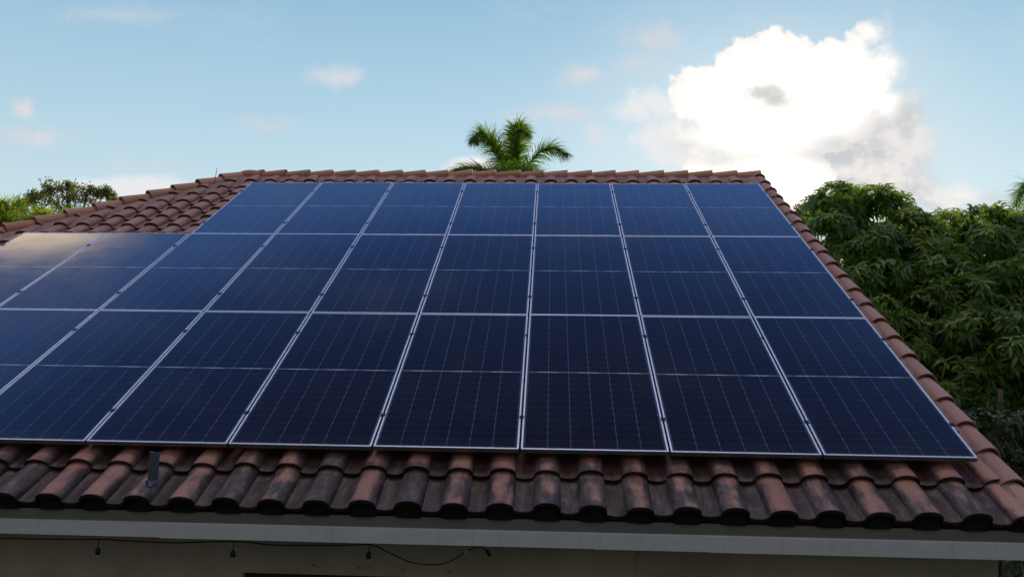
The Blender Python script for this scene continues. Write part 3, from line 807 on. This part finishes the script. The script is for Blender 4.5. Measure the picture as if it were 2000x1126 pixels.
def interp(pts, x):
    for (a, b), (c, d_) in zip(pts, pts[1:]):
        if a <= x <= c: return b+(d_-b)*(x-a)/(c-a)
    return pts[0][1] if x < pts[0][0] else pts[-1][1]
def mango():
    r = random.Random(11)
    base = Vector((at(1860, 800, 7.6).x, 7.6, 0))
    root = empty('mango_tree', Matrix.Translation(base))
    tag(root, 'dense dark green tree with drooping long leaves right of the gable', 'tree')
    Lv = Leaves(); clumps = []
    outline = [(1540, 470), (1585, 405), (1620, 372), (1660, 350), (1700, 352), (1738, 376), (1768, 424), (1800, 408), (1850, 404), (1900, 398), (1950, 404), (2000, 408), (2100, 420), (2250, 470), (2400, 600)]
    for row in range(11):
        for c in range(20):
            px = 1560+c*46+r.uniform(-22, 22); 
            top = interp(outline, px)
            py = top+36+row*49+r.uniform(-20, 20)
            if px < 1600 and py > 640: pass
            if py > 900: continue
            bulge = math.sin(min(1, row/5)*math.pi/2)
            Y = 8.6-2.3*bulge*math.sin(math.pi*min(1, max(0, (px-1480)/1000)))+r.uniform(-.45, .45)
            clumps.append((at(px, py, Y), r.uniform(.27, .42), row))
            if row < 7 and (row < 3 or r.random() < .6): clumps.append((at(px+20, py+16, Y+1.1), r.uniform(.32, .44), row))
    for (c, rad, row) in clumps:
        n = int(15+rad*26)
        for i in range(n):
            d_ = Vector((r.gauss(0, 1), r.gauss(-0.35, 1), r.gauss(0.25, .9))).normalized()
            p = c + Vector((d_.x*rad, d_.y*rad, d_.z*rad*0.8))
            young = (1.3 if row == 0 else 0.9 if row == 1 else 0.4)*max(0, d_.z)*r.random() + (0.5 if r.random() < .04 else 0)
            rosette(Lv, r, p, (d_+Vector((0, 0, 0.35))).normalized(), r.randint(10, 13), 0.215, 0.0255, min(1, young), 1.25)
    # sprigs standing above the outline
    for (px, py) in ((1655, 352), (1702, 350), (1612, 372), (1940, 392), (1735, 372), (1955, 400), (1770, 402), (1840, 400), (1875, 398), (1640, 356), (1680, 352)):
        p = at(px, py+8, 8.4+r.uniform(-.3, .3))
        for k in range(4): rosette(Lv, r, p+Vector((r.uniform(-.12, .12), r.uniform(-.1, .1), r.uniform(-.12, .03))), Vector((r.uniform(-.4, .4), r.uniform(-.4, .4), 1)).normalized(), 10, 0.26, 0.023, 0.9, 1.3)
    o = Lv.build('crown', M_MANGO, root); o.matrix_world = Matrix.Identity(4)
    tb = MB()
    fork = base+Vector((0, 0.9, 2.0)); t0 = base+Vector((0, .9, 0))
    tb.tube([t0, t0.lerp(fork, .5)+Vector((.04, 0, 0)), fork], [.17, .14, .12], 10)
    for (c, rad, row) in r.sample(clumps, 60):
        mid = fork.lerp(c, .5)+Vector((r.uniform(-.2, .2), .5, r.uniform(0, .3)))
        tb.tube([fork, mid, c], [.06, .03, .008], 6)
    o = tb.build('trunk', M_BARK, root, True); o.matrix_world = Matrix.Identity(4)
mango()

def shrub(name, label, cat, mat, base, pts, L, w, seed, n=12, tilt=.6, group=None, young=.3):
    r = random.Random(seed); root = empty(name, Matrix.Translation(base)); tag(root, label, cat, group)
    Lv = Leaves(); tb = MB()
    for (c, rad, cnt) in pts:
        for i in range(cnt):
            d_ = Vector((r.gauss(0, 1), r.gauss(-.3, 1), r.gauss(.3, .9))).normalized()
            p = c+d_*rad*r.uniform(.65, 1.05)
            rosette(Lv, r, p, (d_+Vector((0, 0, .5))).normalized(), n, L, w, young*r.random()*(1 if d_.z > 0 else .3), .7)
        tb.tube([base, base.lerp(c, .5)+Vector((r.uniform(-.1, .1), 0, .2)), c], [.03, .02, .006], 5)
    o = Lv.build('foliage', mat, root); o.matrix_world = Matrix.Identity(4)
    o = tb.build('stem', M_BARK, root, True); o.matrix_world = Matrix.Identity(4)
r = random.Random(5)
P = []
for k in range(46):
    px = r.uniform(1880, 2150); py = 786+r.uniform(0, 210)+(2000-px)*0.12
    P.append((at(px, py, 4.4+r.uniform(-.6, .8)), r.uniform(.2, .32), 13))
shrub('shrub', 'dark broad leaved shrub below the large tree, beside the gable edge', 'shrub', M_SHRUB, Vector((3.9, 4.8, 0)), P, 0.11, 0.020, 21, 8)
P = [(Vector((1.3+r.uniform(-1.1, 1.6), 0.9+r.uniform(-.3, 1.2), 1.5+r.uniform(-.5, .65))), .28, 12) for k in range(26)]
shrub('bush', 'dark bush in deep shade beyond the right corner of the wall', 'bush', M_SHRUB, Vector((1.3, 1.3, 0)), P, 0.12, 0.016, 22, 8)
st = MB(); q0 = at(1954, 805, 5.6); q1 = at(1954, 760, 5.6)
st.tube([Vector((q0.x, 5.6, 0)), q0, q1], [.045, .035, .03], 8)
tag(st.build('wooden_stake', simple('pale_wood', (0.12, 0.085, 0.06), .9, .2, 10), None, True), 'pale brown wooden stake standing in the shrubs at right', 'stake')

def frond(Lv, mb, pts, n, L, w, r, plum=0.9, droop=1.0, young=0.2, stiff=0.0, rr0=0.018):
    P = smoothpts([Vector(p) for p in pts], 8)
    mb.tube(P, [rr0*(1-i/len(P))+0.003 for i in range(len(P))], 5)
    m = len(P)-1
    for i in range(n):
        f = 0.10+0.90*i/n; q_ = f*m; a = int(min(m-1, q_)); p = P[a].lerp(P[a+1], q_-a); t = (P[a+1]-P[a]).normalized()
        up = Vector((0, 0, 1)); up -= t*up.dot(t)
        if up.length < .05: up = perp(t, r)
        up.normalize(); sd_ = t.cross(up)
        for sg in (-1, 1):
            ang = r.gauss(0, plum)
            out = sd_*sg*math.cos(ang)+up*math.sin(ang)
            sweep = 0.55+0.8*f + stiff
            d_ = (out+t*sweep).normalized()
            side = d_.cross(up); 
            if side.length < 1e-3: side = perp(d_, r)
            side.normalize()
            LL = L*(0.45+0.75*math.sin(math.pi*min(1, f*0.9+0.08)))*r.uniform(.8, 1.15)
            Lv.ribbon(p, d_, side, LL, w, droop*r.uniform(.6, 1.3), r.random(), young*r.random(), 4, .3, lambda f_: (1-f_)**.6)
def palm(name, label, cat, centre, fronds, mat, seed, n=110, L=.5, w=.012, plum=.9, droop=1.1, young=.3, trunk_r=.14, group=None, stiff=0):
    r = random.Random(seed); base = Vector((centre.x, centre.y, 0)); root = empty(name, Matrix.Translation(base)); tag(root, label, cat, group)
    for pts in fronds:
        Lv = Leaves(); mb = MB(); frond(Lv, mb, pts, n, L, w, r, plum, droop, young, stiff)
        o = len(Lv.V); Lv.V += mb.v; Lv.F += [tuple(i+o for i in f) for f in mb.f]; Lv.A += [(.6, .5, 0)]*len(mb.v)
        ob = Lv.build('frond', mat, root); ob.matrix_world = Matrix.Identity(4)
    tb = MB(); rng = []
    N = 14; tp2 = [base+Vector((0, 0, centre.z*i/N)) for i in range(N+1)]
    tb.tube(tp2, [trunk_r*(1.15-.35*i/N)+(.006 if i % 2 else 0) for i in range(N+1)], 12)
    o = tb.build('trunk', M_BARK, root, True); o.matrix_world = Matrix.Identity(4)
# feather palm behind the ridge
YP = 17.0
pc = at(1003, 372, YP)
def A3(lst, Y): return [at(x_, y_, Y+dy_) for (x_, y_, dy_) in lst]
fr = [A3([(1003, 372, 0), (985, 330, 0), (962, 282, -.3), (938, 262, -.6), (926, 272, -.8)], YP),
      A3([(1003, 372, 0), (990, 320, .4), (975, 288, .5), (958, 268, .5), (936, 264, .5)], YP),
      A3([(1003, 372, 0), (1008, 320, 0), (1010, 272, -.1), (1016, 256, -.4), (1028, 262, -.9)], YP),
      A3([(1003, 372, 0), (1004, 310, .4), (1006, 260, .5), (1012, 250, .3), (1015, 246, .0)], YP),
      A3([(1003, 372, 0), (1025, 335, 0), (1052, 300, -.1), (1082, 290, -.3), (1108, 302, -.5)], YP),
      A3([(1003, 372, 0), (975, 346, -.3), (940, 330, -.5), (905, 328, -.6), (884, 336, -.7)], YP),
      A3([(1003, 372, 0), (978, 352, .6), (950, 345, 1.2), (915, 350, 1.6), (885, 372, 1.9)], YP),
      A3([(1003, 372, 0), (1012, 345, -.8), (1022, 330, -1.3), (1040, 335, -1.8), (1052, 360, -2.1)], YP),
      A3([(1003, 372, 0), (995, 345, -.8), (988, 332, -1.4), (975, 335, -1.8), (962, 360, -2.1)], YP),
      A3([(1003, 372, 0), (1030, 350, .8), (1060, 345, 1.4), (1090, 360, 1.8), (1110, 390, 2)], YP),
      A3([(1003, 372, 0), (1002, 345, 1), (1000, 330, 1.6), (998, 335, 2.2), (998, 360, 2.6)], YP)]
palm('palm_tree', 'feather palm crown rising behind the middle of the ridge', 'palm tree', pc, fr, M_PALM, 31, 230, .50, .017, .80, 1.3, .40)
# areca clumps on the left
def areca(label, bx_, Y, spec, seed, name='areca_palm', **kw):
    r = random.Random(seed); c = at(bx_, 520, Y); fr = []
    for (x1_, y1_, lean) in spec:
        fr.append([c+Vector((r.uniform(-.3, .3), r.uniform(-.4, .4), 0)), at((bx_*.35+x1_*.65), y1_+60, Y+r.uniform(-.3, .3)), at(x1_, y1_+22, Y+r.uniform(-.5, .3)), at(x1_+lean, y1_+14, Y+r.uniform(-.6, .4)), at(x1_+lean*1.9, y1_+24+abs(lean)*.4, Y-.4)])
    palm(name, label, 'palm', c, fr, M_ARECA, seed, 80, .34, .0135, .8, .6, .8, .05, 'yellow green palms beyond the left hip', .5)
areca('big yellow green palm clump at the left edge behind the hip tiles', 20, 12.5, [(-40, 400, -14), (-10, 392, 8), (12, 380, -8), (28, 384, 8), (36, 400, 10), (-25, 385, -12), (48, 412, 10), (20, 405, -14), (60, 422, 20), (0, 415, 10), (40, 425, 10), (-30, 425, 10)], 41)
areca('smaller yellow green palm, in front of the sparse tree', 85, 12.0, [(72, 408, -4), (82, 402, 4), (92, 410, 6), (72, 412, -12), (60, 415, -12), (92, 418, 12), (80, 402, 2), (105, 425, 10)], 42)
areca('low bright palm tips just above the hip tiles, below the sparse tree', 128, 11.5, [(112, 420, -10), (125, 408, -6), (140, 404, 6), (150, 414, 10), (130, 418, 4), (160, 424, 8)], 43)

def airy_tree(name, label, cat, mat, Y, blobs_, seed, leafL, leafW, dens, twigs=True, group=None):
    r = random.Random(seed); cx_ = sum(b[0] for b in blobs_)/len(blobs_)
    base = Vector((at(cx_, 450, Y).x, Y, 0)); root = empty(name, Matrix.Translation(base)); tag(root, label, cat, group)
    Lv = Leaves(); tb = MB(); cz = at(cx_, 470, Y).z
    fork = Vector((base.x, Y, cz*.75)); tb.tube([base, fork], [.2, .13], 8)
    for (x_, y_, rp_) in blobs_:
        rad = rp_/F*(Y-CAM.y); c = at(x_, y_, Y+r.uniform(-.6, .6))
        tb.tube([fork, fork.lerp(c, .55)+Vector((0, 0, .3)), c], [.06, .03, .012], 5)
        for t_ in range(dens):
            d_ = Vector((r.gauss(0, 1), r.gauss(0, 1), r.gauss(.3, .9))).normalized(); e_ = c+d_*rad*r.uniform(.5, 1.1)
            s0 = c+d_*rad*.15+Vector((r.uniform(-.1, .1), 0, r.uniform(-.1, .1)))
            tb.tube([s0, s0.lerp(e_, .5)+Vector((0, 0, r.uniform(-.05, .05))), e_], [.010, .007, .003], 4, False)
            for k in range(11):
                f = r.uniform(.35, 1.05); p = s0.lerp(e_, f)+Vector((r.gauss(0, .05), r.gauss(0, .05), r.gauss(0, .05)))
                dd = (d_+Vector((r.gauss(0, .8), r.gauss(0, .8), r.gauss(0, .8)))).normalized()
                Lv.ribbon(p, dd, perp(dd, r), leafL*r.uniform(.7, 1.2), leafW, .5, r.random(), r.random()**3, 2, .2)
    o = Lv.build('crown', mat, root); o.matrix_world = Matrix.Identity(4)
    o = tb.build('trunk', M_BARK, root, True); o.matrix_world = Matrix.Identity(4)
airy_tree('small_leaved_tree', 'sparse olive tree with small leaves against the sky at left', 'tree', M_OLIVE, 19.0,
          [(58, 388, 12), (46, 398, 14), (226, 394, 8), (72, 384, 16), (92, 368, 17), (112, 376, 20), (132, 365, 17), (150, 374, 20), (172, 374, 16), (192, 378, 14), (206, 374, 12), (216, 382, 10), (138, 390, 22), (98, 394, 22), (170, 390, 18), (66, 394, 18), (120, 407, 24), (85, 416, 22)], 51, .080, .022, 24)
airy_tree('pale_tree', 'pale yellowish twiggy tree between the gable and the large tree', 'tree', M_PALE, 22.0,
          [(1565, 412, 14), (1585, 406, 14), (1600, 412, 16), (1570, 432, 22), (1600, 440, 26), (1630, 425, 20), (1650, 450, 26), (1560, 450, 20)], 52, .12, .022, 30)
airy_tree('yellow_tree', 'sunlit yellow green tree at the right edge behind the large tree', 'tree', M_ARECA, 15.0,
          [(1985, 455, 26), (2005, 440, 26), (1968, 480, 24), (2010, 480, 34), (2040, 460, 40), (1990, 510, 24)], 53, .13, .026, 42)
pc2 = at(2040, 430, 13)
fr = [A3([(2040, 430, 0), (2020, 400, 0), (2005, 376, 0), (1992, 378, -.1), (1984, 402, -.2)], 13),
      A3([(2040, 430, 0), (2025, 385, .2), (2012, 362, .2), (2000, 360, .2), (1990, 376, .2)], 13),
      A3([(2040, 430, 0), (2040, 380, 0), (2050, 350, 0), (2070, 350, 0), (2085, 375, 0)], 13),
      A3([(2040, 430, 0), (2060, 400, 0), (2085, 395, 0), (2105, 410, 0), (2120, 440, 0)], 13),
      A3([(2040, 430, 0), (2015, 415, -.2), (2000, 412, -.3), (1988, 425, -.4), (1982, 450, -.5)], 13)]
palm('slender_palm', 'drooping grey green palm frond tips at the right edge against the sky', 'palm tree', pc2, fr, M_PALM, 61, 80, .40, .009, .7, 1.3, .3, .10)
# hedge line and neighbour trees far behind, closing the view under the crowns
P = []
r = random.Random(77)
for k in range(46):
    px = r.uniform(1640, 2350); P.append((at(px, r.uniform(500, 900), 11.5+r.uniform(-.5, .8)), r.uniform(.5, .7), 15))
for k in range(16):
    px = r.uniform(1590, 1960); P.append((at(px, r.uniform(470, 640), 11.8+r.uniform(-.5, .8)), r.uniform(.5, .7), 15))
shrub('hedge', 'tall dark hedge seen through gaps below the large tree', 'hedge', M_SHRUB, Vector((5.0, 12.0, 0)), P, 0.26, 0.05, 23, 9)
# pale scuff mark on one upper tile: a dab of dried mortar
sx = rp(0, 0, 0)
